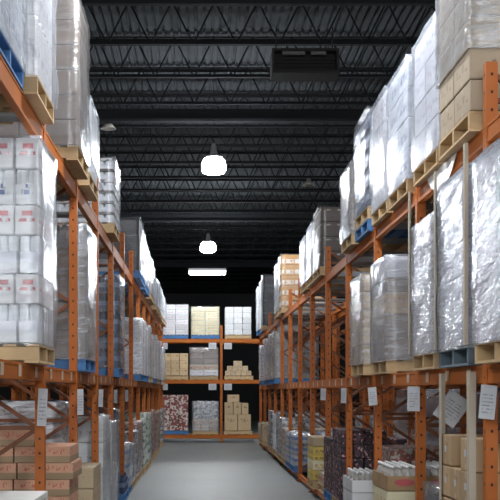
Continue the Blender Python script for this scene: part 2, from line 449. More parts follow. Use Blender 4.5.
def rack_y(name, label, s, xf, ys, levels, height, low=None, tapes=(), crossbars=True):
    """a row of rack bays running along the aisle; s is the side, xf the front"""
    t = thing(name, label, 'pallet rack', (s * (xf + DEPTH / 2), ys[0], 0))
    ox, oy = s * (xf + DEPTH / 2), ys[0]
    f, r = -s * (DEPTH / 2 - .04), s * (DEPTH / 2 - .04)
    bpm = cached('base', base_mesh)
    for y in ys:
        for x in (f, r):
            p = new_obj('upright_post', post_mesh(height), t, (x, y - oy, 0))
            new_obj('base_plate', bpm, p)
        z, k = .25, 0
        w = DEPTH - .15
        while z + .62 < height:
            new_obj('diagonal_brace', bar_mesh(w * (1 if (k % 2 == 0) == (s > 0) else -1), .60), t, (0, y - oy, z + .31))
            z += .62; k += 1
        for z in (.22, 1.49, height - .25):
            new_obj('horizontal_brace', bar_mesh(w, 0), t, (0, y - oy + .036, z))
    for i in range(len(ys) - 1):
        L = ys[i + 1] - ys[i] - .082
        yc = (ys[i] + ys[i + 1]) / 2 - oy
        lv = list(levels) + ([low] if low else [])
        for z in lv:
            for x in (f - s * .008, r):
                bm = new_obj('load_beam', beam_mesh(L, h=.09 if z == low else .17 if z > 3.9 else .13), t, (x, yc, z))
                if z in tapes and x != r and i < 9:
                    for dy in (-.75, -.02, .72):
                        new_obj('beam_label', cached('tape', tape_mesh), bm, (-s * .029, dy + R(-.06, .06), -.062))
        if crossbars:
            for z in levels:
                for dy in (-.62, .62):
                    def cb():
                        b = MB(); b.box((0, 0, 0), (DEPTH - .14, .06, .03)); b.box((0, 0, -.03), (DEPTH - .14, .015, .04)); return b.mesh('crossbar', M['steel'])
                    new_obj('crossbar', cached('crossbar', cb), t, (0, yc + dy, z - .04))
    return t
rack_y('pallet_rack', 'orange steel pallet rack running along the left side of the aisle', -1, LF, YL, (ZL1, ZL2), 4.5, None, (ZL1,))
rack_y('pallet_rack', 'orange steel pallet rack running along the right side of the aisle', 1, RF, YR, (ZR1, ZR2), 4.05, .15, (ZR1,))
LB, RB = LF + DEPTH + .24, RF + DEPTH + .24
rack_y('pallet_rack', 'orange steel rack standing back to back behind the left aisle rack', -1, LB, YL[1:11], (ZL1, ZL2), 4.5, None, (), False)
rack_y('pallet_rack', 'orange steel rack standing back to back behind the right aisle rack', 1, RB, YR[1:13], (ZR1, ZR2), 4.05, None, (), False)
# rack across the end of the aisle
YE = 38.45
ZE0, ZE1, ZE2 = .27, 2.19, 3.62
t = thing('pallet_rack', 'orange pallet rack closing off the far end of the aisle', 'pallet rack', (.73, YE, 0))
for x in (-2.4, 0, 2.4):
    for y in (.04, 1.01):
        p = new_obj('upright_post', post_mesh(4.1), t, (x, y, 0)); new_obj('base_plate', cached('base', base_mesh), p)
    z = .25; k = 0
    while z + .62 < 4.0:
        br = new_obj('diagonal_brace', bar_mesh(.9 * (1 if k % 2 else -1), .60), t, (x, .525, z + .31), math.pi / 2); z += .62; k += 1
    for z in (.22, 1.5, 3.8): new_obj('horizontal_brace', bar_mesh(.9, 0), t, (x, .525, z), math.pi / 2)
for xc in (-1.2, 1.2):
    for z in (ZE0, ZE1, ZE2):
        for y in (.035, 1.01):
            new_obj('load_beam', beam_mesh(2.318), t, (xc, y, z), math.pi / 2)
        for dx in (-.6, .6):
            new_obj('crossbar', CACHE['crossbar'], t, (xc + dx, .525, z - .04), math.pi / 2)

# ------------------------------------------------------------------ pallets and goods
def pallet_meshes(dx, dy, matkey):
    def f():
        m = M[matkey]
        a = MB(); n = 7; w = dx / n * .62
        for i in range(n): a.box((-dx / 2 + w / 2 + (dx - w) * i / (n - 1), 0, .131), (w, dy, .018))
        c = MB(); c.box((0, 0, 0), (dx, .045, .10))
        d = MB()
        for i in range(4): d.box((-dx / 2 + .055 + (dx - .11) * i / 3, 0, .009), (.11, dy, .018))
        return a.mesh('top_deck', m), c.mesh('stringer', m), d.mesh('bottom_deck', m)
    return cached(('pallet', round(dx, 3), round(dy, 3), matkey), f)
PH = .14
def pallet(label, x, y, z, dx, dy, kind='wood', group='pallets under the goods'):
    t = thing('pallet', label, 'pallet', (x, y, z + .002), group)
    a, c, d = pallet_meshes(dx, dy, {'wood': 'wood', 'blue': 'wood_blue', 'old': 'wood_old'}[kind])
    new_obj('top_deck', a, t)
    for yy in (-dy / 2 + .0225, 0, dy / 2 - .0225): new_obj('stringer', c, t, (0, yy, .070))
    new_obj('bottom_deck', d, t)
    return t

def carton_mesh(dx, dy, dz, mat):
    key = ('carton', round(dx, 3), round(dy, 3), round(dz, 3), mat)
    def f():
        bm = bmesh.new(); bmesh.ops.create_cube(bm, size=1)
        bmesh.ops.scale(bm, vec=(dx, dy, dz), verts=bm.verts)
        bmesh.ops.bevel(bm, geom=bm.edges[:], offset=min(.012, dz * .08), segments=2, affect='EDGES', profile=.6)
        me = bpy.data.meshes.new('carton'); bm.to_mesh(me); bm.free(); me.materials.append(M[mat])
        return me
    return cached(key, f)
def pack_mesh(dx, dy, dz, mat, d=.10, neck=True):
    """shrink pack of upright bottles: the outer ring of cylinders round a core"""
    key = ('pack', round(dx, 3), round(dy, 3), round(dz, 3), mat, d, neck)
    def f():
        b = MB(); nx, ny = max(2, round(dx / d)), max(2, round(dy / d)); r = min(dx / nx, dy / ny) / 2 * .97
        for i in range(nx):
            for j in range(ny):
                if 0 < i < nx - 1 and 0 < j < ny - 1 and not neck: continue
                c = (-dx / 2 + dx * (i + .5) / nx, -dy / 2 + dy * (j + .5) / ny, -dz / 2)
                pr = [(r * .9, 0), (r, .02), (r, dz * .66), (r * .75, dz * .82), (r * .36, dz * .9), (r * .36, dz)] if neck else [(r * .94, 0), (r, .012), (r, dz - .015), (r * .9, dz)]
                b.lathe(c, pr, 8)
        b.box((0, 0, -dz * .2), (dx * .9, dy * .9, dz * .55))
        return b.mesh('bottle_pack', M[mat], False)
    return cached(key, f)

def wrap_mesh(dx, dy, dz, mat, seed=0, rough=1.0, flare=0.0, lean=0.0, top=True):
    """film wound round a load: a closed loop of creased film with a fold over the top edge"""
    rnd = random.Random(seed)
    pts = []; nxs, nys = 11, 9
    for i in range(nxs): pts.append((-dx / 2 + dx * i / nxs, -dy / 2, 0, -1))
    for i in range(nys): pts.append((dx / 2, -dy / 2 + dy * i / nys, 1, 0))
    for i in range(nxs): pts.append((dx / 2 - dx * i / nxs, dy / 2, 0, 1))
    for i in range(nys): pts.append((-dx / 2, dy / 2 - dy * i / nys, -1, 0))
    n = len(pts); rows = max(6, int(dz / .085)); v, f = [], []
    off = Vector((rnd.uniform(0, 50), rnd.uniform(0, 50), rnd.uniform(0, 50)))
    for j in range(rows + 1):
        z = -.02 + (dz + .03) * j / rows
        for (x, y, nx, ny) in pts:
            q = mnoise.noise(Vector((x * 1.6, y * 1.6, z * 5 + x * 1.2 + y * 1.2)) + off) + .45 * mnoise.noise(Vector((x * 4, y * 4, z * 11)) + off)
            e = .010 + .016 * rough * max(0, q + .35) + flare * max(0, 1 - z / (dz * .25)) ** 2
            cx, cy = x / (dx / 2), y / (dy / 2)
            v.append((x + (cx if abs(cx) > .99 else nx) * e, y + (cy if abs(cy) > .99 else ny) * e, z))
    for j in range(rows):
        for i in range(n):
            k = (i + 1) % n
            f.append((j * n + i, j * n + k, (j + 1) * n + k, (j + 1) * n + i))
    if top:
        b0 = rows * n
        for (x, y, nx, ny) in pts:
            v.append((x * .72, y * .72, dz + .018 + .02 * rnd.random()))
        t0 = (rows + 1) * n
        for i in range(n):
            k = (i + 1) % n
            f.append((b0 + i, b0 + k, t0 + k, t0 + i))
    me = bpy.data.meshes.new('stretch_wrap'); me.from_pydata(v, [], f); me.materials.append(M[mat])
    for p in me.polygons: p.use_smooth = True
    return me

WCOUNT = [0]
def goods(name, label, cat, x, y, z, dx, dy, dz, nx, ny, rows, wrap='film', group=None, flare=0.0, jit=.004, rough=1.0, wtop=True, whi=None):
    """a load of cartons or packs; rows lists, from the bottom, (material, style, relative height)"""
    t = thing(name, label, cat, (x, y, z + .003), group)
    tot = sum(r[2] for r in rows); zz = 0.0
    for ri, row in enumerate(rows):
        mat, style, rel = row[:3]; h = dz * rel / tot
        mx, my = (row[3], row[4]) if len(row) > 4 else (nx, ny)
        cx, cy = dx / mx, dy / my
        for i in range(mx):
            for j in range(my):
                if 0 < i < mx - 1 and 0 < j < my - 1: continue
                px, py = -dx / 2 + cx * (i + .5) + R(-jit, jit), -dy / 2 + cy * (j + .5) + R(-jit, jit)
                if style == 'carton':
                    o = new_obj('carton', carton_mesh(cx - .014, cy - .014, h - .006, mat), t, (px, py, zz + h / 2))
                elif style == 'bottle':
                    o = new_obj('bottle_pack', pack_mesh(cx - .006, cy - .006, h - .004, mat, .10, True), t, (px, py, zz + h / 2))
                elif style == 'jug':
                    o = new_obj('bottle_pack', pack_mesh(cx - .006, cy - .006, h - .004, mat, .15, False), t, (px, py, zz + h / 2))
                elif style == 'can':
                    o = new_obj('can_tray', pack_mesh(cx - .006, cy - .006, h - .004, mat, .13, False), t, (px, py, zz + h / 2))
                if len(row) > 5 and row[5] == 'red':
                    if j == 0:
                        def lb():
                            b = MB(); b.box((0, 0, 0), (cx * .42, .002, h * .16)); return b.mesh('printed_label', M['red_label'])
                        new_obj('printed_label', cached(('lbr', round(cx, 3), round(h, 3)), lb), o, (cx * .04, -cy / 2 + .002, h * .22))
                if len(row) > 5 and row[5] == 'blue':
                    if j == 0:
                        def lb2():
                            b = MB(); b.box((0, 0, 0), (cx * .22, .002, h * .13)); b.box((0, 0, h * .17), (cx * .1, .002, h * .12)); return b.mesh('printed_label', M['blue_label'])
                        new_obj('printed_label', cached(('lbb', round(cx, 3), round(h, 3)), lb2), o, (0, -cy / 2 + .0, -h * .15))
        zz += h
    if wrap:
        WCOUNT[0] += 1
        new_obj('stretch_wrap', wrap_mesh(dx, dy, whi or dz, wrap, WCOUNT[0], rough, flare, 0, wtop), t)
    return t

ORD = 'first second third fourth fifth sixth seventh eighth ninth tenth eleventh twelfth thirteenth'.split()
LV = {0: 'floor level', 1: 'middle level', 2: 'top level'}
def side_load(s, level, bay, slot, L, top, look, rows, nx=2, ny=2, wrap='film', pal='wood', y0=None, y1=None, depth=1.12,
              name='wrapped_pallet_load', cat='pallet load', label=None, group=None, double=False, zb=None, **kw):
    """goods on a pallet in a slot of one of the aisle racks; slot 0 is the near half of the bay, 1 the far half"""
    ys = YL if s < 0 else YR
    ya = ys[bay + 1]
    if y0 is None: y0 = ya + (.16 if slot == 0 else 1.28)
    if y1 is None: y1 = ya + (1.16 if slot == 0 else 2.26)
    if zb is None: zb = {(-1, 0): 0, (-1, 1): ZL1, (-1, 2): ZL2, (1, 0): .15, (1, 1): ZR1, (1, 2): ZR2}[(s, level)]
    side = 'left' if s < 0 else 'right'
    where = '%s rack %s, %s bay from front, %s half' % (side, LV[level], ORD[bay + 1], 'near' if slot == 0 else 'far')
    xc = s * (L + depth / 2); yc = (y0 + y1) / 2
    z = zb
    if double:
        pallet('blue pallet beneath another pallet, ' + where, xc, yc, z, depth, y1 - y0, 'blue'); z += PH + .004
    pallet({'wood': 'wooden', 'blue': 'blue', 'old': 'weathered grey'}[pal] + ' pallet under goods, ' + where, xc, yc, z, depth, y1 - y0, pal)
    z += PH + .004
    return goods(name, label or (look + ', ' + where), cat, xc, yc, z, depth, y1 - y0, top - z, nx, ny, rows, wrap, group or 'pallet loads along the aisle', **kw)

def rows(mat, n, style='carton'): return [(mat, style, 1)] * n

# ---- left rack, top level
side_load(-1, 2, -1, 0, 1.295, 5.95, 'tall streaked film wrapped load', rows('blue_grey', 5), 2, 2, 'film_heavy', 'blue', y1=8.05)
side_load(-1, 2, -1, 1, 1.21, 5.95, 'wrapped white paper roll load', rows('roll', 4, 'jug'), 2, 2, 'film_smooth', 'wood', y0=8.15, y1=9.08, rough=1.6)
side_load(-1, 2, 0, 1, 1.17, 5.58, 'tall film wrapped brown carton load', rows('kraft_grey', 6), 2, 2, 'film_clear', 'wood')
side_load(-1, 2, 1, 0, 1.19, 4.95, 'white load with flaring film', rows('white', 4), 2, 2, 'film_smooth', 'wood', flare=.05)
side_load(-1, 2, 2, 1, 1.20, 5.04, 'dark banded white bottle load', [('jug', 'jug', 1), ('dark_box', 'carton', .35), ('jug', 'jug', 1), ('silver_can', 'carton', .4)] * 3, 2, 2, 'film_thin', 'wood')
side_load(-1, 2, 5, 0, 1.18, 5.17, 'dark load under shiny film', rows('charcoal', 3), 2, 2, 'film_gloss', 'blue')
side_load(-1, 2, 5, 1, 1.18, 5.10, 'dark load with bright film', rows('charcoal', 3), 2, 2, 'film_gloss', 'blue')
for bay, tp in ((6, 5.06), (7, 4.97), (8, 4.90), (9, 4.88), (10, 4.92), (11, 4.85)):
    for sl in (0, 1):
        if (bay, sl) in ((8, 0),): continue
        lk = ['white film wrapped carton load', 'pale film wrapped carton load'][(bay + sl) % 2]
        side_load(-1, 2, bay, sl, 1.20 - .02 * (bay % 2), tp - .05 * sl, lk, rows(['white', 'lilac'][(bay + sl) % 2], 4), 2, 2, 'film_smooth', 'blue' if bay == 6 else 'wood')
# ---- left rack, middle level
side_load(-1, 1, -1, 1, 1.21, 3.70, 'x', [('jug', 'jug', .95, 7, 3), ('white_red', 'carton', .72, 6, 2, 'red'), ('jug', 'jug', .93, 7, 3), ('white_red', 'carton', .72, 6, 2, 'red'), ('white', 'jug', .86, 6, 3, 'blue'), ('white_red', 'carton', .76, 6, 2, 'red')],
          2, 2, 'film_clear', 'wood', y0=8.24, y1=9.12, label='large wrapped load of white cartons with red print on the left rack')
side_load(-1, 1, 1, 0, 1.23, 3.58, 'brown cartons with jars above', [('kraft_grey', 'carton', 1)] * 4 + [('jar', 'jug', .8)], 2, 2, 'film', 'blue', y1=12.88)
side_load(-1, 1, 3, 0, 1.23, 3.54, 'load of dark blue water bottles', rows('bottle_blue', 5, 'bottle'), 3, 3, 'film_thin', 'blue')
side_load(-1, 1, 5, 1, 1.22, 3.28, 'white film wrapped load', rows('white_plain', 4), 2, 2, 'film_heavy', 'blue')
for bay, sl, tp, mt in ((6, 0, 3.3, 'lilac'), (6, 1, 3.2, 'white'), (7, 0, 3.35, 'kraft_grey'), (7, 1, 3.2, 'kraft_pale'), (8, 1, 3.3, 'white'), (9, 0, 3.25, 'lilac'), (9, 1, 3.1, 'kraft_grey'), (10, 0, 3.3, 'white'), (11, 0, 3.2, 'white'), (11, 1, 3.25, 'lilac')):
    lk = {'lilac': 'pale grey film wrapped load', 'white': 'white film wrapped load', 'kraft_grey': 'grey brown wrapped carton load', 'kraft_pale': 'tan wrapped carton load'}[mt]
    side_load(-1, 1, bay, sl, 1.22, tp, lk, rows(mt, 4), 2, 2, 'film_heavy', 'wood' if bay % 2 else 'blue')
# ---- left rack, floor
def loose_stack(name, cat, look, where, x0, y0, z, cx, cy, cz, nx, ny, nz, mat, pre, group, skip=(), extra=(), jx=.03, s=1, ends=None, mesh=None, order=None):
    """separate cartons piled on a pallet; counted from the bottom, the aisle and the front"""
    L1 = ORD
    for k in range(nz):
        off = R(-jx, jx)
        for i in range(nx):
            for j in range(ny):
                if (i, j, k) in skip: continue
                rw = 'bottom layer' if k == 0 else '%s layer up' % ORD[k] if k < nz - 1 else 'top layer'
                a = '' if nx == 1 else ', %s from the aisle' % (ORD[i] if i else 'nearest') if i else ', on the aisle side'
                if i: a = ', %s in from the aisle' % ORD[i]
                bq = '' if ny == 1 else ', ' + ('front' if j == 0 else 'rear' if j == ny - 1 else 'middle')
                o = new_obj(name, carton_mesh(cx - .012, cy - .012, cz - .004, mat) if mesh is None else mesh, None,
                            (x0 + s * (cx * (i + .5)) + off, y0 + cy * (j + .5) + R(-.003, .003), z + cz * (k + .5) + .002 * 1))
                tag(o, '%s %s, %s%s%s' % (look, where, rw, a, bq), cat, group)
pallet('wooden pallet under the orange printed fruit trays on the floor', -1.84, 10.98, 0, 1.18, .82, 'wood')
def tray_mesh():
    dx, dy, dz = .535, .375, .155
    b = MB(); w = .012
    for sx in (-1, 1): b.box((sx * (dx / 2 - w / 2), 0, 0), (w, dy, dz))
    for sy in (-1, 1): b.box((0, sy * (dy / 2 - w / 2), 0), (dx - 2 * w, w, dz))
    b.box((0, 0, -dz / 2 + .008), (dx - 2 * w, dy - 2 * w, .016)); b.box((0, 0, dz / 2 - .012), (dx - 2 * w, dy - 2 * w, .012))
    for sx in (-1, 1): b.box((sx * (dx / 2 - .05), 0, dz / 2 - .002), (.09, dy - .04, .004))
    return b.mesh('fruit_tray', M['fruit'])
trm = tray_mesh()
loose_stack('fruit_tray', 'fruit tray', 'orange printed fruit tray', 'on floor pallet', -1.25, 10.6, .145, .55, .385, .160, 2, 2, 7, 'fruit', '', 'stacked orange fruit trays', s=-1, mesh=trm, jx=.035)
tag(new_obj('fruit_tray', trm, None, (-1.88, 10.80, .145 + .16 * 7.5 + .002)), 'orange printed fruit tray alone on top of the stacked trays', 'fruit tray', 'stacked orange fruit trays')
# white trays in the nearest bay
pallet('wooden pallet under the white trays in the nearest left floor bay', -1.78, 8.6, 0, 1.12, .86, 'wood')
M['white_orange'] = carton_mat('white_tray_orange_print', (.76, .75, .73), (.66, .34, .10), (.15, .7), .3, 9, .46, None)
loose_stack('produce_tray', 'produce tray', 'white produce tray', 'in nearest left bay', -1.24, 8.2, .145, .54, .40, .140, 2, 2, 6, 'white_orange', '', 'white trays in the nearest bay', s=-1, jx=.01)
side_load(-1, 0, 1, 0, 1.52, 1.66, 'x', rows('silver_can', 3), 2, 2, 'film_loose', 'wood', depth=.9, rough=3.5, flare=.0, label='slumped load under loose shiny plastic behind the orange trays')
side_load(-1, 0, 1, 1, 1.25, .90, 'short stack of brown cartons', rows('kraft_pale', 3), 2, 2, None, 'wood', name='carton_load')
side_load(-1, 0, 2, 0, 1.25, 1.46, 'load of glossy white cartons', rows('white', 4), 2, 2, 'film_thin', 'wood')
side_load(-1, 0, 2, 1, 1.23, 1.36, 'load of glossy white cartons', rows('white', 4), 2, 2, 'film_thin', 'wood')
side_load(-1, 0, 3, 0, 1.30, 1.50, 'dark blue bottle load', rows('bottle_blue', 5, 'bottle'), 3, 3, 'film_thin', 'blue')
side_load(-1, 0, 3, 1, 1.22, .42, 'low dark blue bottle remainder', rows('bottle_blue', 1, 'bottle'), 3, 3, None, 'blue', name='bottle_load')
side_load(-1, 0, 4, 0, 1.24, .86, 'short blue bottle pack load', rows('bottle_clear', 3, 'bottle'), 3, 3, 'film', 'blue')
side_load(-1, 0, 4, 1, 1.24, .80, 'short load of silver cans', rows('silver_can', 4, 'can'), 2, 2, 'film_thin', 'wood')
FL = [(5, 0, 1.0, 'silver_can', 'can', 'silver can load'), (5, 1, 1.15, 'red_white', 'carton', 'red and white pack load'), (6, 0, 1.2, 'green_can', 'can', 'green banded can load'), (6, 1, 1.3, 'green_can', 'can', 'green banded can load'),
      (7, 0, 1.25, 'green_can', 'can', 'green banded can load'), (7, 1, 1.2, 'silver_can', 'can', 'silver can load'), (8, 0, 1.3, 'red_white', 'carton', 'red and white pack load'), (8, 1, 1.2, 'red_white', 'carton', 'red and white pack load'),
      (9, 0, 1.2, 'tan_red', 'carton', 'tan and red pack load'), (9, 1, 1.1, 'red_white', 'carton', 'red and white pack load'), (10, 0, 1.2, 'tan_red', 'carton', 'tan and red pack load'), (11, 0, 1.2, 'silver_can', 'can', 'silver can load')]
for bay, sl, tp, mt, st, lk in FL:
    side_load(-1, 0, bay, sl, 1.22 + R(-.02, .03), tp, lk, rows(mt, 6, st), 2, 2, 'film_thin' if bay % 2 else None, 'wood', name='pallet_load')

# ---- right rack, top level
ld = side_load(1, 2, 0, 0, 1.885, 5.32, 'x', rows('kraft_tan', 7), 2, 2, None, 'wood', label='tall load of tan cartons at the right edge on the top level', name='carton_load')
new_obj('stretch_wrap', wrap_mesh(1.12, 1.0, .98, 'film', 901, 1.4), ld, (0, 0, .45))
side_load(1, 2, 0, 1, 1.90, 4.84, 'pale blue white wrapped load', rows('lilac', 4), 2, 2, 'film_smooth', 'wood')
side_load(1, 2, 1, 0, 1.90, 4.88, 'pale white wrapped load', rows('blue_grey', 4), 2, 2, 'film_smooth', 'wood')
side_load(1, 2, 1, 1, 1.90, 4.90, 'pale lilac wrapped load', rows('lilac', 4), 2, 2, 'film_smooth', 'wood')
side_load(1, 2, 2, 0, 1.90, 5.02, 'dark blue load in bright film', rows('bottle_blue', 5, 'bottle'), 3, 3, 'film_thin', 'wood', double=True)
side_load(1, 2, 2, 1, 1.87, 4.64, 'brown load under shiny film', rows('kraft_grey', 3), 2, 2, 'film', 'wood')
side_load(1, 2, 4, 0, 1.88, 4.70, 'dark brown cartons with white tape', [('dark_box', 'carton', 1)] * 4, 1, 1, 'film_gloss', 'wood')
side_load(1, 2, 4, 1, 1.88, 4.62, 'bright film wrapped load', rows('blue_grey', 4), 2, 2, 'film_smooth', 'wood')
side_load(1, 2, 5, 0, 1.88, 4.58, 'bright film wrapped load', rows('lilac', 4), 2, 2, 'film_smooth', 'wood')
side_load(1, 2, 7, 1, 1.88, 4.98, 'amber and white pack load', rows('amber', 5), 2, 2, 'film_thin', 'wood')
side_load(1, 2, 8, 0, 1.88, 4.92, 'white film wrapped load', rows('white', 4), 2, 2, 'film_smooth', 'wood')
side_load(1, 2, 10, 1, 1.86, 5.28, 'dark load under shiny film', rows('charcoal', 4), 2, 2, 'film_gloss', 'wood')
side_load(1, 2, 11, 0, 1.88, 5.22, 'white film wrapped load', rows('white', 4), 2, 2, 'film_smooth', 'blue')
side_load(1, 2, 11, 1, 1.84, 5.12, 'white film wrapped load', rows('white', 4), 2, 2, 'film_smooth', 'blue')
# ---- right rack, middle level
side_load(1, 1, -1, 1, 1.85, 3.34, 'x', rows('lilac', 5), 2, 2, 'film_heavy', 'wood', y0=6.38, y1=7.42, label='glossy wrapped load at the right edge on the middle level')
def corner_board(parent, x, y, h, sx, sy, a=.048, c=.075):
    b = MB(); b.box((-sx * .002, -sy * (c / 2 - .002), h / 2), (.005, c, h)); b.box((-sx * a / 2, -sy * -.0005, h / 2), (a, .005, h))
    return new_obj('corner_board', b.mesh('corner_board', M['board']), parent, (x, y, 0))
ld = side_load(1, 1, 0, 0, 1.895, 3.40, 'x', rows('blue_grey', 5), 2, 2, 'film_heavy', 'old', y0=7.78, y1=8.74, label='glossy wrapped load with two corner boards, right middle level')
for sy in (-1, 1): corner_board(ld, -(1.12 / 2 + .034), sy * (.48 + .034), 1.42, -1, sy, .024, .05)
ld = side_load(1, 1, 0, 1, 1.895, 3.24, 'x', rows('lilac', 5), 2, 2, 'film_heavy', 'wood', y0=8.92, y1=9.82, label='wrapped lilac load left of the corner boarded load, right middle level')
corner_board(ld, -(1.12 / 2 + .034), .45 + .034, 1.45, -1, 1, .024, .05)
side_load(1, 1, 1, 1, 1.90, 3.18, 'x', [('kraft_grey', 'carton', 1), ('kraft_grey', 'carton', 1), ('kraft', 'carton', 1), ('kraft_grey', 'carton', .6), ('lilac', 'carton', 1)], 2, 2, 'film', 'wood', label='wrapped brown carton load alone beside the gap, right middle level')
side_load(1, 1, 2, 0, 1.85, 3.13, 'tan carton load under crinkled film', rows('kraft_pale', 5), 2, 2, 'film', 'wood')
for bay, sl, tp, mt in ((8, 1, 3.3, 'kraft_grey'), (9, 0, 3.32, 'silver_can'), (9, 1, 3.25, 'silver_can'), (10, 0, 3.3, 'blue_grey'), (11, 0, 3.2, 'lilac')):
    side_load(1, 1, bay, sl, 1.88, tp, 'grey film wrapped load', rows(mt, 4), 2, 2, 'film', 'blue')
# ---- right rack, floor
ylo, yhi = 7.74, 8.70
pallet('wooden pallet under the strapped tan cartons with corner boards', 1.895 + .56, (ylo + yhi) / 2, .15, 1.12, yhi - ylo, 'wood')
ZS = .15 + PH + .004
M['kraft_spot'] = M['kraft_pale']
ld = goods('strapped_carton_load', 'tan cartons strapped between four tall grey corner boards', 'pallet load', 1.895 + .56, (ylo + yhi) / 2, ZS, 1.12, yhi - ylo, .68, 2, 3, rows('kraft', 3), None, 'pallet loads along the aisle')
for sx in (-1, 1):
    for sy in (-1, 1): corner_board(ld, sx * .566, sy * .486, 1.64, sx, sy, .048 if sx < 0 else .018)
b = MB()
for sx in (-1, 1): b.box((sx * .573, 0, .62), (.004, .99, .018))
for sy in (-1, 1): b.box((0, sy * .493, .62), (1.15, .004, .018))
new_obj('strap', b.mesh('strap', M['strap']), ld)
def spot_carton(x, y, z, dx, dy, dz, label):
    o = new_obj('carton', carton_mesh(dx, dy, dz, 'kraft'), None, (x, y, z + dz / 2 + .002))
    tag(o, label, 'carton', 'tan cartons between the corner boards')
    bb = MB(); bb.box((0, 0, 0), (.002, .055, .05)); new_obj('label_sticker', bb.mesh('label_sticker', M['paper']), o, (-dx / 2 - .001, 0, .01))
    return o
zt = ZS + .69; cy = (yhi - ylo) / 3
for j, w in enumerate(('nearest', 'middle', 'farthest')):
    for i, w2 in enumerate(('aisle side', 'inner side')):
        spot_carton(1.895 + .28 + .55 * i, ylo + cy * (j + .5), zt, .545, cy - .012, .235, 'tan carton in the upper row inside the corner boards, %s, %s' % (w, w2))
for j, w in ((0, 'near end'), (2, 'far end')):
    spot_carton(1.895 + .28, ylo + cy * (j + .5), zt + .24, .545, cy - .012, .235, 'tan carton on top of the corner boarded stack, %s beside the gap' % w)
spot_carton(1.895 + .28 + .55, ylo + cy * 1.5, zt + .24, .545, cy - .012, .235, 'tan carton set back behind the gap in the top row')
spot_carton(1.895 + .28 + .55, ylo + cy * .5, zt + .24, .545, cy - .012, .235, 'tan carton set back at near end of the top row')

def bottle_mesh():
    b = MB(); b.lathe((0, 0, 0), [(.030, 0), (.033, .01), (.033, .13), (.024, .165), (.013, .19), (.013, .215)], 10)
    b.cur = 1; b.lathe((0, 0, .212), [(.017, 0), (.017, .028), (.013, .032)], 10)
    return b.mesh('bottle', [M['glass_bottle'], M['cap_white']], True)
btm = bottle_mesh()
def tray_open_mesh(dx, dy, h, mat):
    b = MB(); w = .006
    b.box((0, 0, .003), (dx, dy, .006))
    for sx in (-1, 1): b.box((sx * (dx / 2 - w / 2), 0, h / 2), (w, dy, h))
    for sy in (-1, 1): b.box((0, sy * (dy / 2 - w / 2), h / 2), (dx, w, h))
    return b.mesh('bottle_tray', M[mat])
def bottle_tray_load(label, x, y, z, dx, dy, base_rows, base_mat, nx, ny, traymat, logo=False, name='bottle_load'):
    base_h = .24 * base_rows
    t = goods(name, label, 'pallet load', x, y, z, dx, dy, base_h, nx, ny, rows(base_mat, base_rows), None, 'pallet loads along the aisle')
    cx, cy = dx / nx, dy / ny
    tm = tray_open_mesh(cx - .01, cy - .01, .15, traymat)
    for i in range(nx):
        for j in range(ny):
            tr = new_obj('bottle_tray', tm, t, (-dx / 2 + cx * (i + .5), -dy / 2 + cy * (j + .5), base_h + .002))
            mx, my = int((cx - .03) / .075), int((cy - .03) / .075)
            for a in range(mx):
                for c in range(my):
                    new_obj('bottle', btm, tr, ((a - (mx - 1) / 2) * .075, (c - (my - 1) / 2) * .075, .007))
            if logo and j == 0:
                bb = MB(); n = 24
                ring = [(.105 * math.cos(q * 2 * math.pi / n), .036 * math.sin(q * 2 * math.pi / n)) for q in range(n)]
                bb.add([(u, 0, w_) for u, w_ in ring] + [(u, -.002, w_) for u, w_ in ring], [tuple(range(n, 2 * n))] + [(q, (q + 1) % n, n + (q + 1) % n, n + q) for q in range(n)])
                new_obj('oval_logo', bb.mesh('oval_logo', M['red_label']), tr, (0, -cy / 2 + .004, .085))
    return t
side_load(1, 0, 0, 1, 2.0, .98, 'dark film wrapped bottle packs', rows('bottle_dark', 2, 'bottle'), 3, 2, 'film_thin', 'wood', y1=9.82)
pallet('wooden pallet under the tan bottle trays with a red oval', 1.9 + .56, 11.72, .15, 1.12, .96, 'wood')
bottle_tray_load('tan trays of white capped bottles with a red oval mark', 1.9 + .56, 11.72, ZS, 1.12, .96, 2, 'cream', 3, 2, 'tan_tray', True)
pallet('wooden pallet under the white trays of white capped bottles', 1.88 + .56, 14.12, .15, 1.12, .92, 'wood')
bottle_tray_load('white trays of white capped bottles on the right floor level', 1.88 + .56, 14.12, ZS, 1.12, .92, 1, 'white', 3, 3, 'white_plain', False)
side_load(1, 0, 2, 0, 2.16, 1.14, 'red and white pack load', rows('red_white', 4), 2, 2, None, 'wood', name='pallet_load', depth=.82)
side_load(1, 0, 3, 0, 1.90, 1.27, 'dark pink speckled pack load', rows('pinkspeck', 5), 2, 3, None, 'wood', name='pallet_load', depth=.64)
side_load(1, 0, 3, 1, 1.90, 1.10, 'dark pink speckled pack load', rows('pinkspeck', 3), 2, 2, None, 'blue', name='pallet_load')
side_load(1, 0, 4, 0, 1.95, .48, 'low red and tan packs', rows('tan_red', 1), 3, 3, None, 'wood', name='pallet_load')
side_load(1, 0, 4, 1, 1.88, 1.02, 'x', [('yellow', 'carton', 1), ('cream', 'carton', 1), ('yellow', 'carton', .5), ('yellow', 'carton', .8), ('kraft_pale', 'carton', .9)], 3, 2, None, 'wood', label='small stack of yellow and tan packs on the right floor level', name='pallet_load')
side_load(1, 0, 6, 0, 1.88, .95, 'blue labelled water bottle load', rows('bottle_clear', 3, 'bottle'), 3, 3, 'film_thin', 'blue')
side_load(1, 0, 6, 1, 1.88, .90, 'blue labelled water bottle load', rows('bottle_clear', 3, 'bottle'), 3, 3, 'film_thin', 'blue')
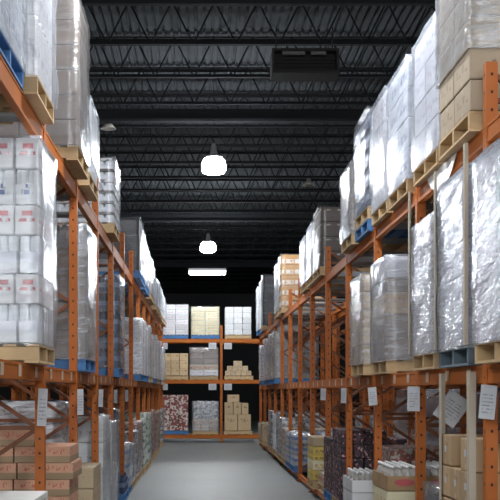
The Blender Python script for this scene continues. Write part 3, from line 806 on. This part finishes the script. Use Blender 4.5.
FR = [(7, 0, .95, 'tan_red', 'carton', 'tan pack load'), (7, 1, 1.15, 'silver_can', 'can', 'silver can load'), (8, 0, 1.25, 'silver_can', 'can', 'silver can load'), (8, 1, 1.2, 'white', 'carton', 'white carton load'),
      (9, 0, 1.25, 'silver_can', 'can', 'silver can load'), (9, 1, .8, 'kraft', 'carton', 'short brown carton load'), (10, 1, .85, 'kraft_pale', 'carton', 'short tan carton load'), (11, 0, .8, 'kraft', 'carton', 'short brown carton load'), (11, 1, .75, 'red_white', 'carton', 'short red and white pack load')]
for bay, sl, tp, mt, st, lk in FR:
    side_load(1, 0, bay, sl, 1.88 + R(-.02, .03), tp, lk, rows(mt, 5, st), 2, 2, 'film_thin' if bay % 2 else None, 'wood', name='pallet_load')

# ---- goods in the rows behind
def back_load(s, bay, slot, level, top, mat, look, wrap='film'):
    side_load(s, level, bay, slot, (LB if s < 0 else RB) + .02, top, look + ' in the rear row', rows(mat, 3), 2, 2, wrap, 'wood', depth=1.0, group='goods in the rear racks',
              label='%s behind %s rack, %s, %s bay from front, %s half' % (look, 'left' if s < 0 else 'right', LV[level], ORD[bay + 1], 'near' if slot == 0 else 'far'), zb=0 if level == 0 else None)
for bay, sl, lv, tp, mt, lk in ((1, 1, 0, 1.78, 'lilac', 'grey wrapped load'), (2, 0, 0, 1.75, 'lilac', 'grey wrapped load'), (2, 1, 0, 1.7, 'blue_grey', 'grey wrapped load'), (3, 1, 0, 1.2, 'dark_box', 'dark carton load'),
                                (4, 0, 0, 1.8, 'lilac', 'grey wrapped load'), (3, 0, 0, 1.7, 'blue_grey', 'grey wrapped load'), (6, 0, 0, 1.3, 'silver_can', 'silver can load'), (5, 0, 1, 3.1, 'lilac', 'grey wrapped load'), (6, 1, 1, 3.2, 'kraft_grey', 'brown wrapped load')):
    back_load(1, bay, sl, lv, tp, mt, lk)
for bay, sl, lv, tp, mt, lk in ((1, 0, 0, 1.5, 'dark_box', 'dark carton load'), (2, 0, 0, 1.6, 'kraft_grey', 'brown carton load'), (1, 1, 1, 3.3, 'kraft_grey', 'brown carton load'), (3, 1, 1, 3.3, 'dark_box', 'dark carton load')):
    back_load(-1, bay, sl, lv, tp, mt, lk)

# ---- rack at the end
def end_load(name, label, x0, x1, zb, top, rws, nx, wrap, pal='wood', ny=2, plabel=''):
    xc = (x0 + x1) / 2
    pallet(plabel, xc, YE + .5, zb, x1 - x0 - .004, .97, pal)
    return goods(name, label, 'pallet load', xc, YE + .5, zb + PH + .004, x1 - x0, .98, top - zb - PH - .004, nx, ny, rws, wrap, 'pallet loads on the end rack')
end_load('wrapped_pallet_load', 'wrapped load of white and pink packs, top left of the end rack', -1.32, -.43, ZE2, 4.82, rows('white_red', 6), 2, 'film_thin', 'blue', plabel='blue pallet under the white and pink packs on the end rack')
end_load('pallet_load', 'pale yellow pack load in the middle of the end rack top', -.33, .66, ZE2, 4.74, rows('cream', 6), 2, 'film_thin', 'blue', plabel='blue pallet under the pale yellow packs on the end rack')
end_load('pallet_load', 'white carton load with dark marks, top right of the end rack', .86, 1.78, ZE2, 4.74, rows('white', 5), 3, None, 'wood', plabel='wooden pallet under the white marked cartons on the end rack')
end_load('carton_load', 'brown carton load on the end rack middle level', -1.34, -.43, ZE1, 3.12, rows('kraft_light', 3), 3, None, 'wood', plabel='wooden pallet under the brown cartons on the end rack')
end_load('pallet_load', 'brown cartons over red banded packs, end rack middle level', -.38, .62, ZE1, 3.32, [('white_red', 'carton', 1), ('tan_red', 'carton', 1), ('kraft_grey', 'carton', 1), ('kraft_grey', 'carton', 1), ('kraft_grey', 'carton', 1)], 2, 'film_thin', 'wood', plabel='wooden pallet under the red banded load on the end rack')
end_load('pallet_load', 'red white and black can load, bottom left of the end rack', -1.40, -.43, ZE0, 1.66, rows('speckle', 7), 3, None, 'blue', plabel='blue pallet under the speckled cans on the end rack')
end_load('wrapped_pallet_load', 'silver bottles above tan packs, bottom middle of the end rack', -.28, .62, ZE0, 1.42, [('tan_red', 'carton', 1), ('tan_red', 'carton', 1), ('silver_can', 'can', 1), ('silver_can', 'can', 1), ('silver_can', 'can', 1)], 3, 'film', 'wood', plabel='wooden pallet under the silver bottles on the end rack')
pallet('wooden pallet under the loose small boxes on the end rack', 1.34, YE + .5, ZE1, 1.0, 1.0)
zb = ZE1 + PH + .006
for k, (n, x0) in enumerate(((5, .86), (4, .93), (1, 1.16))):
    w = .185 if k < 2 else .30
    for i in range(n):
        nm = ['bottom row', 'second row', 'top'][k]
        o = new_obj('small_carton', carton_mesh(w - .008, .30, .17, 'kraft_pale'), None, (x0 + w * (i + .5), YE + .22, zb + .173 * k + .087))
        tag(o, ('small tan box, %s on the end rack pallet, %s from the left' % (nm, ORD[i])) if k < 2 else 'single tan box on top of the small boxes on the end rack', 'box', 'small boxes on the end rack')
pallet('wooden pallet under the large tan boxes at the end rack foot', 1.32, YE + .5, ZE0, .98, 1.0)
zb = ZE0 + PH + .006
for i, (x0, w, h, z0, lb) in enumerate(((.84, .46, .56, 0, 'large tan box at the foot of the end rack, left one'), (1.31, .46, .56, 0, 'large tan box at the foot of the end rack, right one'),
                                     (.84, .30, .42, .562, 'tan box standing on the large boxes, leftmost'), (1.15, .28, .42, .562, 'tan box standing on the large boxes, middle'), (1.44, .24, .40, .562, 'tan box standing on the large boxes, rightmost'),
                                     (.94, .42, .27, .984, 'tan box topmost on the large box pile'))):
    o = new_obj('large_carton', carton_mesh(w - .008, .6, h - .002, 'kraft_light'), None, (x0 + w / 2, YE + .38, zb + z0 + h / 2)); tag(o, lb, 'box', 'large boxes on the end rack')

# ------------------------------------------------------------------ signs
def sign(label, x, y, ztop, w, h, yaw, tilt=0.0, group='location signs on the racks', nm='location_sign'):
    t = thing(nm, label, 'sign', (x, y, ztop), group)
    t.rotation_euler = (0, tilt, yaw)
    b = MB(); b.box((0, 0, -h / 2), (w, .004, h)); new_obj('board', cached(('sg', w, h), lambda: b.mesh('board', M['paper'])), t)
    def ln():
        c = MB(); c.box((0, -.0032, -h * .52), (w * .74, .002, h * .62)); return c.mesh('printed_panel', M['print'])
    new_obj('printed_panel', cached(('sl', w, h), ln), t)
    return t
for k, yaw, h in ((0, .62, .31), (1, .85, .27), (2, .95, .22), (3, 1.1, .2), (4, 1.0, .2)):
    sign('white sign hanging under the left beam at the %s upright' % ORD[k], -LF + (.0 if k == 0 else .045), YL[k + 1] - .115, ZL1 - .19, .085, h, yaw, R(-.06, .06))
for k, yaw, h in ((0, -.55, .23), (1, -.35, .22), (2, -.75, .2), (3, -1.0, .2), (4, -.9, .18)):
    sign('white sign hanging under the right beam at the %s upright' % ORD[k], RF + (.0 if k == 0 else -.045), YR[k + 1] - .125, ZR1 - .14, .11, h, yaw, R(-.12, .12))
sign('white printed sheet hanging tilted behind the corner boards', 2.10, 8.86, 1.76, .20, .25, -.2, .62, nm='paper_sheet')
for i, (x, z, lb) in enumerate(((-1.28, ZE2, 'upper beam, far left'), (.42, ZE2, 'upper beam, left of the upright'), (.96, ZE2, 'upper beam, right of the upright'),
                               (-1.28, ZE1, 'lower beam, far left'), (.42, ZE1, 'lower beam, left of the upright'), (.96, ZE1, 'lower beam, right of the upright'))):
    sign('white card under the end rack %s' % lb, x, YE - .03, z - .135, .27, .22, 0)
# white plastic sheet caught between pallets and the top right beam
b = MB(); v0 = []
for i in range(9):
    y = 8.35 + 1.05 * i / 8
    d = .20 * math.sin(math.pi * i / 8) ** .6 + .02
    v0.append(((1.946 - .003 * math.sin(i * 2.1), y, 3.615), (1.944 - .003 * math.sin(i * 1.7), y, 3.615 - d * .8)))
vs = [p for a in v0 for p in a] + [(p[0] - .004, p[1], p[2]) for a in v0 for p in a]
fs = []
for i in range(8):
    q = (2 * i, 2 * i + 1, 2 * i + 3, 2 * i + 2); fs += [q, tuple(18 + k for k in reversed(q))]
    fs += [(2 * i + 1, 18 + 2 * i + 1, 18 + 2 * i + 3, 2 * i + 3), (2 * i, 2 * i + 2, 18 + 2 * i + 2, 18 + 2 * i)]
b.add(vs, fs)
tag(new_obj('hanging_sheet', b.mesh('hanging_sheet', M['white_sheet'])), 'white plastic sheet hanging over the top beam on the right rack', 'plastic sheet')

# ------------------------------------------------------------------ camera and view
cam = bpy.data.cameras.new('camera'); co = bpy.data.objects.new('camera', cam); COL.objects.link(co)
co.location = (0, 0, 1.8); co.rotation_euler = (math.pi / 2, 0, 0)
cam.sensor_width = 36; cam.lens = 36 * 1100 / 500
cam.shift_x = (250 - 200.5) / 500; cam.shift_y = (391 - 250) / 500
cam.clip_end = 200
SC.camera = co
w = bpy.data.worlds.new('world'); SC.world = w; w.use_nodes = True
w.node_tree.nodes['Background'].inputs[0].default_value = (.5, .55, .6, 1)
w.node_tree.nodes['Background'].inputs[1].default_value = .02
vs_ = SC.view_settings
SC.display_settings.display_device = 'sRGB'
vs_.view_transform = 'Standard'; vs_.look = 'None'; vs_.gamma = 1; vs_.use_curve_mapping = False
vs_.exposure = 1.0
